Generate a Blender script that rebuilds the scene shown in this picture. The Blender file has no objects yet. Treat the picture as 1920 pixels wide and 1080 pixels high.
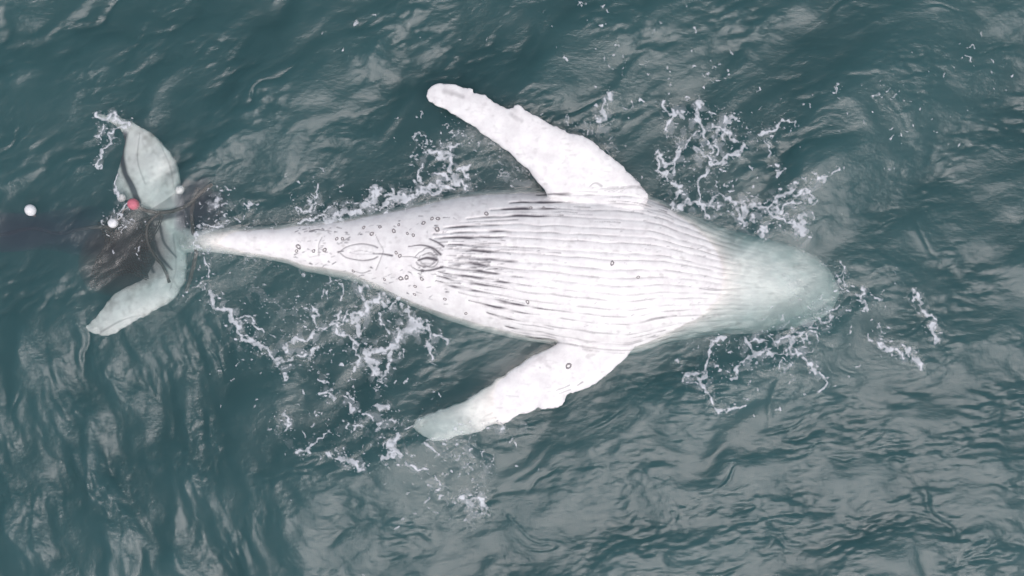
import bpy, math, random
import numpy as np
from mathutils import Vector, Matrix
from mathutils.bvhtree import BVHTree

random.seed(7)
rng = np.random.default_rng(11)
scn = bpy.context.scene
col = scn.collection

# ------------------------------------------------------------------ camera, sky, sun, exposure
HC = 18.0                       # drone height above the water
S = 128.0                       # photograph pixels per metre at the water line
cam_d = bpy.data.cameras.new('camera')
cam = bpy.data.objects.new('camera', cam_d)
col.objects.link(cam)
cam.location = (0, 0, HC)
cam.rotation_euler = (0, 0, 0)
cam_d.sensor_width = 36.0
cam_d.lens = 36.0 * HC / 15.0
cam_d.clip_end = 2000.0
scn.camera = cam

SUN_EL, SUN_AZ = math.radians(68), math.radians(150)      # azimuth clockwise from +Y: lower right
world = bpy.data.worlds.new('World')
scn.world = world
world.use_nodes = True
wn, wl = world.node_tree.nodes, world.node_tree.links
bg = wn['Background']
sky = wn.new('ShaderNodeTexSky')
sky.sky_type = 'NISHITA'
sky.sun_disc = False
sky.sun_elevation = SUN_EL
sky.sun_rotation = SUN_AZ
sky.air_density = 1.0
sky.dust_density = 4.0
sky.ozone_density = 1.0
hsv = wn.new('ShaderNodeHueSaturation')                   # cloud veil takes most of the blue out
hsv.inputs['Saturation'].default_value = 0.75
wl.new(sky.outputs[0], hsv.inputs['Color'])
wl.new(hsv.outputs[0], bg.inputs['Color'])
bg.inputs['Strength'].default_value = 0.15

sun_d = bpy.data.lights.new('sun', 'SUN')
sun_d.energy = 1.45
sun_d.angle = math.radians(42)
sun_d.color = (1.0, 0.94, 0.995)
sun = bpy.data.objects.new('sun', sun_d)
col.objects.link(sun)
sd = Vector((math.sin(SUN_AZ) * math.cos(SUN_EL), math.cos(SUN_AZ) * math.cos(SUN_EL), math.sin(SUN_EL)))
sun.rotation_euler = sd.to_track_quat('Z', 'Y').to_euler()
sun.location = sd * 30

vs = scn.view_settings
vs.view_transform = 'Standard'
vs.look = 'None'
vs.gamma = 1.0
vs.exposure = 0.02
vs.use_curve_mapping = False
cy = scn.cycles
cy.use_denoising = True
cy.max_bounces = 8
cy.diffuse_bounces = 3
cy.glossy_bounces = 3
cy.volume_bounces = 3
cy.transparent_max_bounces = 12
cy.sample_clamp_indirect = 4.0

# ------------------------------------------------------------------ helpers
def wx(px, z=0.0): return (px - 960.0) / S * (HC - z) / HC
def wy(py, z=0.0): return (540.0 - py) / S * (HC - z) / HC

def smooth(a, b, x):
    t = np.clip((x - a) / (b - a), 0, 1)
    return t * t * (3 - 2 * t)

def catmull(pts, n=14):
    p = np.array(pts, float)
    if len(p) < 3:
        t = np.linspace(0, 1, n * 2)[:, None]
        return p[0] * (1 - t) + p[1] * t
    p = np.vstack([2 * p[0] - p[1], p, 2 * p[-1] - p[-2]])
    out = []
    for i in range(1, len(p) - 2):
        t = np.linspace(0, 1, n, endpoint=False)[:, None]
        a, b, c, d = p[i - 1], p[i], p[i + 1], p[i + 2]
        out.append(0.5 * (2 * b + (c - a) * t + (2 * a - 5 * b + 4 * c - d) * t ** 2 + (3 * b - a - 3 * c + d) * t ** 3))
    out.append(p[-2][None])
    return np.vstack(out)

def fft_noise(shape, res, lam, bw=0.45, ang=None, aniso=1.0, seed=0):
    """band limited noise, unit variance. shape (ny,nx), res = units per sample, lam = wavelength,
    ang = crest direction (radians from +x), aniso > 1 stretches the crests"""
    r = np.random.default_rng(seed)
    w = np.fft.rfft2(r.standard_normal(shape))
    ky = np.fft.fftfreq(shape[0], res)[:, None]
    kx = np.fft.rfftfreq(shape[1], res)[None, :]
    if ang is not None:
        ca, sa = math.cos(ang), math.sin(ang)
        al = kx * ca + ky * sa
        ac = -kx * sa + ky * ca
        k = np.sqrt((al * aniso) ** 2 + ac ** 2)
    else:
        k = np.sqrt(kx ** 2 + ky ** 2)
    k[0, 0] = 1e-6
    g = np.exp(-(np.log(k * lam) / bw) ** 2) / np.sqrt(k)
    g[0, 0] = 0
    n = np.fft.irfft2(w * g, s=shape)
    return n / n.std()

def bilin(a, fy, fx):
    """sample a periodic array at fractional row / column"""
    ny, nx = a.shape
    y0 = np.floor(fy).astype(int); x0 = np.floor(fx).astype(int)
    ty = fy - y0; tx = fx - x0
    y0 %= ny; x0 %= nx
    y1 = (y0 + 1) % ny; x1 = (x0 + 1) % nx
    return (a[y0, x0] * (1 - ty) * (1 - tx) + a[y1, x0] * ty * (1 - tx)
            + a[y0, x1] * (1 - ty) * tx + a[y1, x1] * ty * tx)

def stamp(arr, pts, w0, w1=None, amp=1.0, ox=0, oy=0, soft=False, dens=None):
    """draw a tapered stroke into arr (photo pixel raster), value amp in the middle, 0 at the width"""
    c = catmull(pts)
    # resample at about 1.5 px
    d = np.r_[0, np.cumsum(np.hypot(*np.diff(c, axis=0).T))]
    n = max(2, int(d[-1] / (dens or 1.5)))
    s = np.linspace(0, d[-1], n)
    xs = np.interp(s, d, c[:, 0]) - ox; ys = np.interp(s, d, c[:, 1]) - oy
    w1 = w0 if w1 is None else w1
    ws = np.linspace(w0, w1, n)
    H, W = arr.shape
    for x, y, w in zip(xs, ys, ws):
        r = int(w) + 2
        xa, xb = max(0, int(x) - r), min(W, int(x) + r + 1)
        ya, yb = max(0, int(y) - r), min(H, int(y) + r + 1)
        if xa >= xb or ya >= yb: continue
        yy, xx = np.ogrid[ya:yb, xa:xb]
        q = 1 - np.hypot(xx - x, yy - y) / w
        if soft: q = np.clip(q, 0, 1); q = q * q * (3 - 2 * q)
        np.maximum(arr[ya:yb, xa:xb], q * amp, out=arr[ya:yb, xa:xb])

def mesh_np(name, verts, faces, mat=None, smooth_shade=True):
    """faces: (n,3) or (n,4) int array"""
    me = bpy.data.meshes.new(name)
    v = np.asarray(verts, np.float32); f = np.asarray(faces, np.int32)
    k = f.shape[1]
    me.vertices.add(len(v)); me.vertices.foreach_set('co', v.ravel())
    me.loops.add(f.size); me.loops.foreach_set('vertex_index', f.ravel())
    me.polygons.add(len(f))
    me.polygons.foreach_set('loop_start', np.arange(0, f.size, k, dtype=np.int32))
    me.polygons.foreach_set('loop_total', np.full(len(f), k, np.int32))
    me.polygons.foreach_set('use_smooth', np.full(len(f), smooth_shade))
    me.update(calc_edges=True)
    if mat: me.materials.append(mat)
    return me

def link(name, me, parent=None):
    o = bpy.data.objects.new(name, me)
    col.objects.link(o)
    if parent: o.parent = parent
    return o

def tag(o, label=None, cat=None, group=None, kind=None):
    if label: o['label'] = label
    if cat: o['category'] = cat
    if group: o['group'] = group
    if kind: o['kind'] = kind
    return o

def material(name):
    m = bpy.data.materials.new(name)
    m.use_nodes = True
    return m, m.node_tree.nodes, m.node_tree.links

def principled(name, color, rough=0.5, noise=None, bump=None, spec=0.5):
    m, n, l = material(name)
    b = n['Principled BSDF']
    b.inputs['Base Color'].default_value = (*color, 1)
    b.inputs['Roughness'].default_value = rough
    b.inputs['Specular IOR Level'].default_value = spec
    if noise:
        sc, amt = noise
        tx = n.new('ShaderNodeTexNoise'); tx.inputs['Scale'].default_value = sc; tx.inputs['Detail'].default_value = 5
        tc = n.new('ShaderNodeTexCoord'); l.new(tc.outputs['Object'], tx.inputs['Vector'])
        mx = n.new('ShaderNodeMixRGB')
        mx.inputs[1].default_value = (*[c * (1 - amt) for c in color], 1)
        mx.inputs[2].default_value = (*[min(1, c * (1 + amt)) for c in color], 1)
        l.new(tx.outputs[0], mx.inputs[0]); l.new(mx.outputs[0], b.inputs['Base Color'])
        if bump:
            bp = n.new('ShaderNodeBump'); bp.inputs['Strength'].default_value = bump; bp.inputs['Distance'].default_value = 0.01
            l.new(tx.outputs[0], bp.inputs['Height']); l.new(bp.outputs[0], b.inputs['Normal'])
    return m

# ------------------------------------------------------------------ the sea surface
def sea_fields():
    R = 0.0165
    NX, NY = 1458, 972                    # periodic 24 x 16 m tile, origin in its middle
    sh = (NY, NX)
    y = (np.arange(NY) - NY / 2) * R; x = (np.arange(NX) - NX / 2) * R
    Y, X = np.meshgrid(y, x, indexing='ij')
    PX, PY = X * S + 960, 540 - Y * S     # photo pixels
    J, I = np.mgrid[0:NY, 0:NX].astype(float)
    wa, wb = fft_noise(sh, R, 1.7, .6, seed=90), fft_noise(sh, R, 1.7, .6, seed=91)
    wc, wd = fft_noise(sh, R, .6, .6, seed=92), fft_noise(sh, R, .6, .6, seed=93)
    def warp(n, k=1.0):                   # bend the crests so that no train of waves stays straight
        return bilin(n, J + (wb * .16 + wd * .045) * k / R, I + (wa * .16 + wc * .045) * k / R)
    rad = math.radians
    def oct_(lam, slope, ang, an, seed, bw=.75, k=.4):
        return warp(fft_noise(sh, R, lam, bw, rad(ang), an, seed), k) * (slope * lam / 6.283)
    def crease(lam, depth, ang, an, seed, sharp=.13):
        """narrow furrows where a stretched noise crosses zero, only here and there"""
        n = warp(fft_noise(sh, R, lam, .4, rad(ang), an, seed), .5)
        g = np.clip(warp(fft_noise(sh, R, lam * .9, .5, rad(ang), 1.8, seed + 500), .5) - .75, 0, 1.0)
        return depth * g * (-np.exp(-(n / sharp) ** 2) + .6 * np.exp(-((n - 2.6 * sharp) / (1.8 * sharp)) ** 2))
    swell = fft_noise(sh, R, 4.2, .35, rad(40), 1.6, 1)
    up = oct_(2.3, .080, 36, 2.6, 2) + oct_(1.1, .060, 40, 2.4, 3) + oct_(.55, .050, 28, 2.0, 4) + crease(1.6, .016, 38, 4.0, 14, .2)
    ups = oct_(.27, .075, 20, 2.0, 15, k=.15) + oct_(.14, .068, 22, 1.9, 16, k=.1)
    lf = oct_(1.4, .11, -66, 2.6, 5) + oct_(.62, .12, -72, 2.6, 6) + oct_(.36, .06, -66, 2.2, 18) + crease(1.3, .030, -66, 4.0, 19)
    lfs = oct_(.22, .08, -72, 2.0, 7, k=.15) + oct_(.13, .075, -64, 1.7, 22, k=.1)
    rt = oct_(1.9, .095, 10, 2.2, 8) + oct_(.8, .055, 16, 2.4, 9, k=.25) + oct_(.40, .060, 8, 2.6, 10, k=.15) + crease(.7, .018, 10, 4.0, 23) + crease(1.7, .020, -50, 3.0, 24, .22)
    rts = oct_(.22, .12, 6, 2.8, 25, k=.12) + oct_(.12, .14, 8, 2.4, 26, k=.08) + crease(.5, .008, 10, 3.0, 27)
    md_ = oct_(1.2, .04, -40, 1.3, 12)
    mL = smooth(620, 400, PX + 45 * fft_noise(sh, R, 2, .5, seed=20)) * smooth(540, 680, PY)
    mR = np.maximum(smooth(950, 1350, PX) * smooth(560, 760, PY), 0.6 * smooth(1450, 1750, PX))
    mR = np.maximum(mR, .55 * smooth(480, 560, PX) * smooth(700, 820, PY))
    mU = np.clip(1 - mL - mR, 0, 1)
    patch = np.clip(.72 + .5 * fft_noise(sh, R, 1.3, .7, rad(25), 1.6, seed=21), .18, 1.7)
    big = mU * up + mL * lf + mR * rt + md_
    sm = (mU * ups + mL * lfs + mR * rts) * patch
    return dict(R=R, NX=NX, NY=NY, swell=swell * 0.045, big=big, sm=sm)

SF = sea_fields()

def calm(x, y):
    """1 near the animal, 0 away: it breaks the waves"""
    d = np.hypot((x + 0.2) / 4.3, (y - 0.35) / 1.75)
    return 1 - smooth(0.75, 1.35, d)

def sea_z(x, y, detail=True):
    fx = x / SF['R'] + SF['NX'] / 2; fy = y / SF['R'] + SF['NY'] / 2
    out = smooth(30, 12, np.maximum(np.abs(x) / 1.3, np.abs(y)))
    out2 = smooth(13, 8, np.maximum(np.abs(x) / 1.3, np.abs(y)))
    c = calm(x, y)
    z = bilin(SF['swell'], fy, fx) * out * (1 - .8 * c) + bilin(SF['big'], fy, fx) * out2 * (1 - 0.5 * c)
    # the long swell face that runs down the lower left
    q = x + 3.75 + .16 * (y + 2.6) + .12 * np.sin(y * 2.3)
    z = z + .085 * np.exp(-((q - .35) / .62) ** 2) * smooth(-.9, -1.9, y) * out2
    if detail: z = z + bilin(SF['sm'], fy, fx) * out2 * (1 - 0.25 * c)
    return z

def stretched(half, step, far):
    a = list(np.arange(0, half, step)); s = step
    while a[-1] < far:
        s = min(s * 1.05, 40.0); a.append(a[-1] + s)
    a = np.array(a)
    return np.r_[-a[:0:-1], a]

gx = stretched(7.75, 0.0165, 600.0); gy = stretched(4.5, 0.0165, 600.0)
GX, GY = np.meshgrid(gx, gy)
GZ = sea_z(GX, GY)
ny, nx = GX.shape
idx = np.arange(nx * ny).reshape(ny, nx)
fq = np.stack([idx[:-1, :-1], idx[:-1, 1:], idx[1:, 1:], idx[1:, :-1]], -1).reshape(-1, 4)
# close the body of water with sides and a deep bottom
b0 = nx * ny
corn = [(0, 0), (0, nx - 1), (ny - 1, nx - 1), (ny - 1, 0)]
ring = np.r_[idx[0, :-1], idx[:-1, -1], idx[-1, :0:-1], idx[:0:-1, 0]]
vs_top = np.stack([GX, GY, GZ], -1).reshape(-1, 3)
ringv = vs_top[ring].copy(); ringv[:, 2] = -25.0
nr = len(ring)
rb = b0 + np.arange(nr)
side = np.stack([np.roll(ring, -1), ring, rb, np.roll(rb, -1)], -1)
cen = np.array([[0, 0, -25.0]])
ci = b0 + nr
bot = np.stack([rb, np.full(nr, ci), np.full(nr, ci), np.roll(rb, -1)], -1)

m_sea, n, l = material('sea_water')
n.remove(n['Principled BSDF'])
outn = n['Material Output']
fr = n.new('ShaderNodeFresnel'); fr.inputs['IOR'].default_value = 1.46
tr = n.new('ShaderNodeBsdfTransparent')
gl = n.new('ShaderNodeBsdfGlossy'); gl.inputs['Roughness'].default_value = 0.24
tc = n.new('ShaderNodeTexCoord')
nz = n.new('ShaderNodeTexNoise'); nz.inputs['Scale'].default_value = 16.0; nz.inputs['Detail'].default_value = 6; nz.inputs['Distortion'].default_value = 0.6
bp = n.new('ShaderNodeBump'); bp.inputs['Strength'].default_value = 0.6; bp.inputs['Distance'].default_value = 0.012
mp = n.new('ShaderNodeMapping'); mp.inputs['Scale'].default_value = (0.8, 1.3, 1.0); mp.inputs['Rotation'].default_value = (0, 0, 0.3)
l.new(tc.outputs['Object'], mp.inputs[0]); l.new(mp.outputs[0], nz.inputs['Vector'])
l.new(nz.outputs[0], bp.inputs['Height'])
l.new(bp.outputs[0], gl.inputs['Normal']); l.new(bp.outputs[0], fr.inputs['Normal'])
mx = n.new('ShaderNodeMixShader')
l.new(fr.outputs[0], mx.inputs[0]); l.new(tr.outputs[0], mx.inputs[1]); l.new(gl.outputs[0], mx.inputs[2])
l.new(mx.outputs[0], outn.inputs['Surface'])
SIG_S = np.array([0.36, 0.635, 0.69])
SIG_A = np.array([1.25, 0.70, 0.70])
def vol_nodes(n, l, outn, ss, sa, g=0.0):
    ks, ka = float(max(ss)), float(max(sa)) * 1.0001
    vsn = n.new('ShaderNodeVolumeScatter'); vsn.inputs['Color'].default_value = (*(np.array(ss) / ks), 1)
    vsn.inputs['Density'].default_value = ks; vsn.inputs['Anisotropy'].default_value = g
    van = n.new('ShaderNodeVolumeAbsorption'); van.inputs['Color'].default_value = (*(1 - np.array(sa) / ka), 1)
    van.inputs['Density'].default_value = ka
    ad = n.new('ShaderNodeAddShader')
    l.new(vsn.outputs[0], ad.inputs[0]); l.new(van.outputs[0], ad.inputs[1])
    l.new(ad.outputs[0], outn.inputs['Volume'])
vol_nodes(n, l, outn, SIG_S, SIG_A)

sea_me = mesh_np('sea', np.vstack([vs_top, ringv]), np.vstack([fq, side]), m_sea)
# one big bottom polygon
import bmesh
bm = bmesh.new(); bm.from_mesh(sea_me); bm.verts.ensure_lookup_table()
bm.faces.new([bm.verts[int(i)] for i in rb[::-1]])
bm.to_mesh(sea_me); bm.free()
sea = link('sea', sea_me)
tag(sea, 'choppy dark teal sea with grey sky reflections around the whale', kind='structure')

# ------------------------------------------------------------------ the whale
def interp(x, tab):
    t = np.array(tab, float)
    return np.interp(x, t[:, 0], t[:, 1])

TOP = [(318, 420), (345, 424), (372, 433), (400, 428), (450, 426), (500, 424), (560, 417), (600, 412), (640, 406), (700, 396), (750, 385), (800, 375),
       (850, 364), (900, 357), (950, 355), (1000, 355), (1050, 355), (1100, 356), (1150, 356), (1200, 361), (1240, 374), (1280, 393),
       (1300, 402), (1350, 421), (1400, 434), (1450, 447), (1500, 462), (1540, 484), (1562, 506), (1573, 526), (1579, 548)]
BOT = [(318, 478), (345, 476), (372, 470), (400, 473), (450, 479), (500, 487), (540, 494), (570, 508), (620, 518), (650, 524), (680, 533), (720, 550),
       (760, 570), (800, 586), (850, 605), (900, 620), (950, 632), (1000, 641), (1050, 649), (1100, 658), (1150, 664), (1180, 665),
       (1200, 660), (1250, 643), (1300, 634), (1350, 629), (1400, 628), (1450, 623), (1500, 615), (1540, 602), (1562, 586), (1573, 570), (1579, 550)]
TZ = [(318, -.30), (345, -.24), (372, -.03), (400, .03), (440, .07), (560, .09), (650, .13), (750, .26), (850, .37), (1000, .46), (1120, .45), (1220, .36),
      (1290, .20), (1340, .035), (1380, -.045), (1430, -.11), (1500, -.17), (1550, -.23), (1570, -.30), (1578, -.40)]
TH = [(318, .18), (345, .26), (372, .36), (450, .52), (560, .72), (700, 1.1), (850, 1.45), (1000, 1.65), (1150, 1.6), (1290, 1.35), (1400, 1.05), (1500, .75), (1560, .42), (1578, .12)]

def gsm(xs, ys, k):
    w = np.hanning(2 * k + 1); w /= w.sum()
    return np.convolve(np.pad(ys, k, mode='reflect', reflect_type='odd'), w, 'valid')

SX = np.linspace(318, 1578, 421)
sT, sB = gsm(SX, interp(SX, TOP), 6), gsm(SX, interp(SX, BOT), 6)
sZ, sH = gsm(SX, interp(SX, TZ), 11), gsm(SX, interp(SX, TH), 11)
ROLL = math.radians(3.0)

def body_shell():
    verts = []; NS = 72
    th = np.linspace(0, 2 * math.pi, NS, endpoint=False)
    for i, px in enumerate(SX):
        a = max(0.02, abs(sB[i] - sT[i]) / 2 / S); b = max(.02, sH[i] / 2)
        zc = sZ[i] - b
        p = 2.25
        ca, sa = np.cos(th), np.sin(th)
        u = np.sign(ca) * np.abs(ca) ** (2 / p); v = np.sign(sa) * np.abs(sa) ** (2 / p)
        # roll about the long axis: the far (upper) flank rides a little higher
        yy = a * u * math.cos(ROLL) - b * v * math.sin(ROLL)
        zz = a * u * math.sin(ROLL) + b * v * math.cos(ROLL)
        yc = (540 - (sT[i] + sB[i]) / 2) / S
        z = zc + zz
        k = (HC - np.maximum(zc, -.3)) / HC
        verts.append(np.stack([np.full(NS, (px - 960) / S * k), (yc + yy) * k, z], -1))
    n0 = len(verts)
    v = np.vstack(verts)
    id_ = np.arange(n0 * NS).reshape(n0, NS)
    f = np.stack([id_[:-1], np.roll(id_[:-1], -1, 1), np.roll(id_[1:], -1, 1), id_[1:]], -1).reshape(-1, 4)
    caps = []
    c0, c1 = len(v), len(v) + 1
    v = np.vstack([v, v[:NS].mean(0), v[-NS:].mean(0)])
    t0 = [(int(id_[0, (j + 1) % NS]), int(id_[0, j]), c0) for j in range(NS)]
    t1 = [(int(id_[-1, j]), int(id_[-1, (j + 1) % NS]), c1) for j in range(NS)]
    return v, [tuple(map(int, q)) for q in f] + t0 + t1

def in_poly(X, Y, P):
    c = np.zeros(X.shape, bool)
    for (x0, y0), (x1, y1) in zip(P, np.roll(P, -1, 0)):
        cond = ((y0 > Y) != (y1 > Y))
        with np.errstate(divide='ignore', invalid='ignore'):
            xi = (x1 - x0) * (Y - y0) / (y1 - y0) + x0
        c ^= cond & (X < xi)
    return c

def poly_dist(X, Y, P):
    d = np.full(X.shape, 1e9)
    for a, b in zip(P, np.roll(P, -1, 0)):
        ab = b - a; L = (ab ** 2).sum() + 1e-9
        t = np.clip(((X - a[0]) * ab[0] + (Y - a[1]) * ab[1]) / L, 0, 1)
        d = np.minimum(d, np.hypot(X - a[0] - t * ab[0], Y - a[1] - t * ab[1]))
    return d

def plate(outline, ztop, thick, edge, sub=6, step=1.7, rag=.45):
    """closed blade: outline in photo px, ztop(px,py) height of its upper face, thick(px,py), edge rounding width in px"""
    P = np.array(outline, float)
    Q = np.vstack([P, P[:1]])
    P = catmull(Q, sub)[:-1]
    nrm = np.roll(P, -1, 0) - np.roll(P, 1, 0); nrm = np.stack([nrm[:, 1], -nrm[:, 0]], -1) / (np.linalg.norm(nrm, axis=1)[:, None] + 1e-6)
    j_ = np.random.default_rng(len(outline)).normal(size=len(P)); j_ = j_ + .7 * np.roll(j_, 1)
    P = P + nrm * (j_ * rag)[:, None]
    x = np.arange(P[:, 0].min() - 4, P[:, 0].max() + 4, step); y = np.arange(P[:, 1].min() - 4, P[:, 1].max() + 4, step)
    X, Y = np.meshgrid(x, y)
    ins = in_poly(X, Y, P)
    d = poly_dist(X, Y, P)
    k = np.clip(d / edge, 0, 1)
    prof = np.sqrt(np.clip(1 - (1 - k) ** 2, 0, 1))
    T = thick(X, Y) * prof + .012
    Zt = ztop(X, Y) - (thick(X, Y) + .012 - T) * 0.5
    Zb = Zt - T
    id_ = -np.ones(X.shape, int)
    id_[ins] = np.arange(ins.sum())
    nv = int(ins.sum())
    q = ins[:-1, :-1] & ins[1:, :-1] & ins[:-1, 1:] & ins[1:, 1:]
    A = np.stack([id_[:-1, :-1][q], id_[1:, :-1][q], id_[1:, 1:][q], id_[:-1, 1:][q]], -1)   # y down: this order faces up
    k0 = (HC - Zt[ins]) / HC
    vt = np.stack([(X[ins] - 960) / S * k0, (540 - Y[ins]) / S * k0, Zt[ins]], -1)
    vb = vt.copy(); vb[:, 2] = Zb[ins]
    e = np.vstack([A[:, [0, 1]], A[:, [1, 2]], A[:, [2, 3]], A[:, [3, 0]]])
    es = set(map(tuple, e.tolist()))
    bd = [(a, b) for a, b in es if (b, a) not in es]
    faces = [tuple(r) for r in A.tolist()] + [tuple(r) for r in (A[:, ::-1] + nv).tolist()] + [(b, a, a + nv, b + nv) for a, b in bd]
    return np.vstack([vt, vb]), faces

FLIP_UP = [(1030, 372), (1012, 346), (992, 322), (965, 296), (937, 274), (910, 255), (880, 232), (850, 215), (822, 200), (803, 189), (798, 176), (804, 163),
           (822, 156), (850, 157), (868, 163), (884, 166), (890, 173), (908, 177), (926, 190), (945, 200), (956, 203), (962, 197), (976, 196), (985, 205),
           (1000, 213), (1012, 219), (1030, 231), (1050, 239), (1068, 249), (1088, 251), (1100, 258), (1120, 271), (1142, 290), (1165, 308), (1186, 330), (1204, 349), (1216, 366), (1200, 395), (1110, 400)]
FLIP_LO = [(1195, 640), (1180, 664), (1165, 681), (1145, 699), (1126, 712), (1104, 727), (1080, 737), (1064, 742), (1058, 755), (1046, 764), (1024, 767), (1006, 768),
           (990, 776), (972, 779), (958, 788), (940, 797), (925, 797), (905, 806), (884, 815), (866, 816), (845, 824), (818, 827), (792, 818), (775, 803), (780, 787), (800, 778), (830, 767),
           (868, 751), (905, 728), (940, 705), (970, 684), (1000, 665), (1035, 650), (1080, 620)]
FLUKE_UP = [(346, 430), (344, 370), (338, 335), (334, 315), (324, 293), (303, 267), (282, 247), (262, 236), (245, 226), (225, 219), (202, 215), (180, 214), (178, 221), (196, 226),
            (214, 234), (228, 248), (232, 266), (228, 288), (222, 312), (217, 338), (218, 360), (236, 374), (262, 392), (282, 410), (300, 440)]
FLUKE_LO = [(330, 420), (346, 450), (349, 480), (350, 505), (346, 530), (334, 552), (318, 567), (300, 577), (282, 586), (262, 597), (240, 612), (216, 627), (192, 630), (168, 620), (160, 612),
            (178, 595), (196, 572), (214, 551), (236, 536), (262, 524), (280, 505), (290, 480), (284, 450), (270, 425), (290, 405)]

def zup_flip(x, y):
    t = np.hypot(x - 1120, y - 370) / 370
    return 0.20 - 0.08 * t + 0.10 * np.sin(np.clip(t, 0, 1) * 3.0)
def zlo_flip(x, y):
    t = np.hypot(x - 1140, y - 660) / 390
    return 0.085 - 0.16 * np.clip(t, 0, 1.1) ** 1.6
def zfl_up(x, y):
    return -0.055 - 0.17 * smooth(300, 430, y) - 0.05 * smooth(260, 200, x)
def zfl_lo(x, y):
    return -0.27 + 0.13 * smooth(470, 590, y) - 0.03 * smooth(210, 160, x)

shells = [body_shell(),
          plate(FLIP_UP, zup_flip, lambda x, y: .07 + .15 * np.clip((y - 150) / 230, 0, 1), 22, rag=.8),
          plate(FLIP_LO, zlo_flip, lambda x, y: .07 + .15 * np.clip((840 - y) / 200, 0, 1), 22, rag=.8),
          plate(FLUKE_UP, zfl_up, lambda x, y: .07 + .12 * smooth(240, 350, x), 30),
          plate(FLUKE_LO, zfl_lo, lambda x, y: .07 + .12 * smooth(240, 350, x), 30, rag=.9)]
av, af, off = [], [], 0
for v, f in shells:
    av.append(v); af += [tuple(i + off for i in q) for q in f]; off += len(v)
src = bpy.data.meshes.new('whale_source')
src.from_pydata(np.vstack(av).tolist(), [], af)
so = bpy.data.objects.new('whale_source', src); col.objects.link(so)
md = so.modifiers.new('remesh', 'REMESH'); md.mode = 'VOXEL'; md.voxel_size = 0.0135; md.adaptivity = 0.0
sm = so.modifiers.new('smooth', 'SMOOTH'); sm.factor = 0.5; sm.iterations = 4
dg = bpy.context.evaluated_depsgraph_get()
wme = bpy.data.meshes.new_from_object(so.evaluated_get(dg), depsgraph=dg)
bpy.data.objects.remove(so); bpy.data.meshes.remove(src)
wme.name = 'humpback_whale'

nv = len(wme.vertices)
co = np.empty(nv * 3, np.float32); wme.vertices.foreach_get('co', co); co = co.reshape(-1, 3).astype(float)
no = np.empty(nv * 3, np.float32); wme.vertices.foreach_get('normal', no); no = no.reshape(-1, 3).astype(float)
# ---- skin detail drawn on a plan of the animal (1 cell = 1 photo pixel = 7.8 mm)
W_, H_ = 1920, 1080
DEP = np.zeros((H_, W_)); PIG = np.zeros((H_, W_))
wn1 = fft_noise((H_, W_), 1, 90, .5, seed=31); wn2 = fft_noise((H_, W_), 1, 26, .5, 0.0, 2.5, seed=32)
pn = fft_noise((H_, W_), 1, 14, .6, 0.03, 5, seed=33)
Tpx = np.interp(np.arange(W_), SX, sT); Bpx = np.interp(np.arange(W_), SX, sB)
START = [(0.04, 1000), (.10, 950), (.15, 900), (.20, 838), (.27, 815), (.33, 808), (.42, 842), (.50, 858), (.58, 830), (.66, 812), (.74, 826), (.82, 880), (.90, 925), (.97, 980)]
NG = 20
r2 = random.Random(5)
for i in range(NG):
    v0 = (i + .6 + r2.uniform(-.18, .18)) / NG
    xs0 = np.interp(v0, *np.array(START).T) + r2.uniform(-12, 12)
    xe = 1565 - abs(v0 - .5) * 260 - r2.uniform(0, 30)
    xs = np.arange(xs0, xe, 6)
    xi = xs.astype(int)
    # grooves spread from the navel, follow the flanks and draw together at the chin
    vv = v0 + (0.5 - v0) * 0.10 * smooth(1000, 800, xs) + (0.53 - v0) * .16 * smooth(1250, 1560, xs)
    ys = Tpx[xi] + (Bpx[xi] - Tpx[xi]) * vv
    ys = ys + wn1[np.clip(ys.astype(int), 0, H_ - 1), xi] * .6 + wn2[np.clip(ys.astype(int), 0, H_ - 1), xi] * .25
    pts = list(zip(xs, ys))
    stamp(DEP, pts[::2], 4.2, 4.2, 1.0, soft=True)
    # dark pigment in the rear end of each groove
    L = r2.uniform(90, 190) * (1.0 if .12 < v0 < .88 else .7)
    k = max(3, int(L / 6))
    seg = pts[:k]
    stamp(PIG, seg[:k // 2 + 1], 1.4, r2.uniform(3.8, 6.4), 1.0)
    stamp(PIG, seg[k // 2:], r2.uniform(3.8, 5.4), 1.3, .95)
    stamp(PIG, pts[k - 2::2], 2.1, 1.6, .54)
    if r2.random() < .7:
        o2 = r2.uniform(4, 8) * r2.choice((-1, 1))
        a = r2.randint(2, 14)
        seg = [(x, y + o2) for x, y in pts[a:a + r2.randint(8, 22)]]
        if len(seg) > 3: stamp(PIG, seg, 1.0, r2.uniform(1.2, 2.4), r2.uniform(.4, .8)); stamp(DEP, seg, 2.5, 2.5, .4)
    if v0 < .2 or v0 > .78:
        for _ in range(3):
            a = r2.randint(15, max(16, len(pts) - 30)); o2 = r2.uniform(-7, 7)
            seg = [(x, y + o2) for x, y in pts[a:a + r2.randint(6, 18)]]
            if len(seg) > 3: stamp(PIG, seg, .8, r2.uniform(1.2, 2.4), r2.uniform(.35, .8)); stamp(DEP, seg, 2.4, 2.4, .5)
# grooves are broken up: ink comes and goes along their length
PIG *= np.clip(.72 + .40 * pn, 0.12, 1)
# scuffed grey stain behind the navel
for _ in range(110):
    x = r2.gauss(868, 42); y = r2.gauss(486, 20)
    stamp(PIG, [(x, y), (x + r2.uniform(6, 26), y + r2.uniform(-1.5, 1.5))], .9, r2.uniform(1.2, 3.0), r2.uniform(.35, .8), dens=1)
def ink(pts, w0, w1=None, a=1.0, d=.6):
    pts = [(x + r2.gauss(0, .9), y + r2.gauss(0, .9)) for x, y in pts]
    stamp(PIG, pts, w0, w1, a, dens=.7); stamp(DEP, pts, max(2.5, w0 * 1.3), None, d * .45, dens=1)
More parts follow.
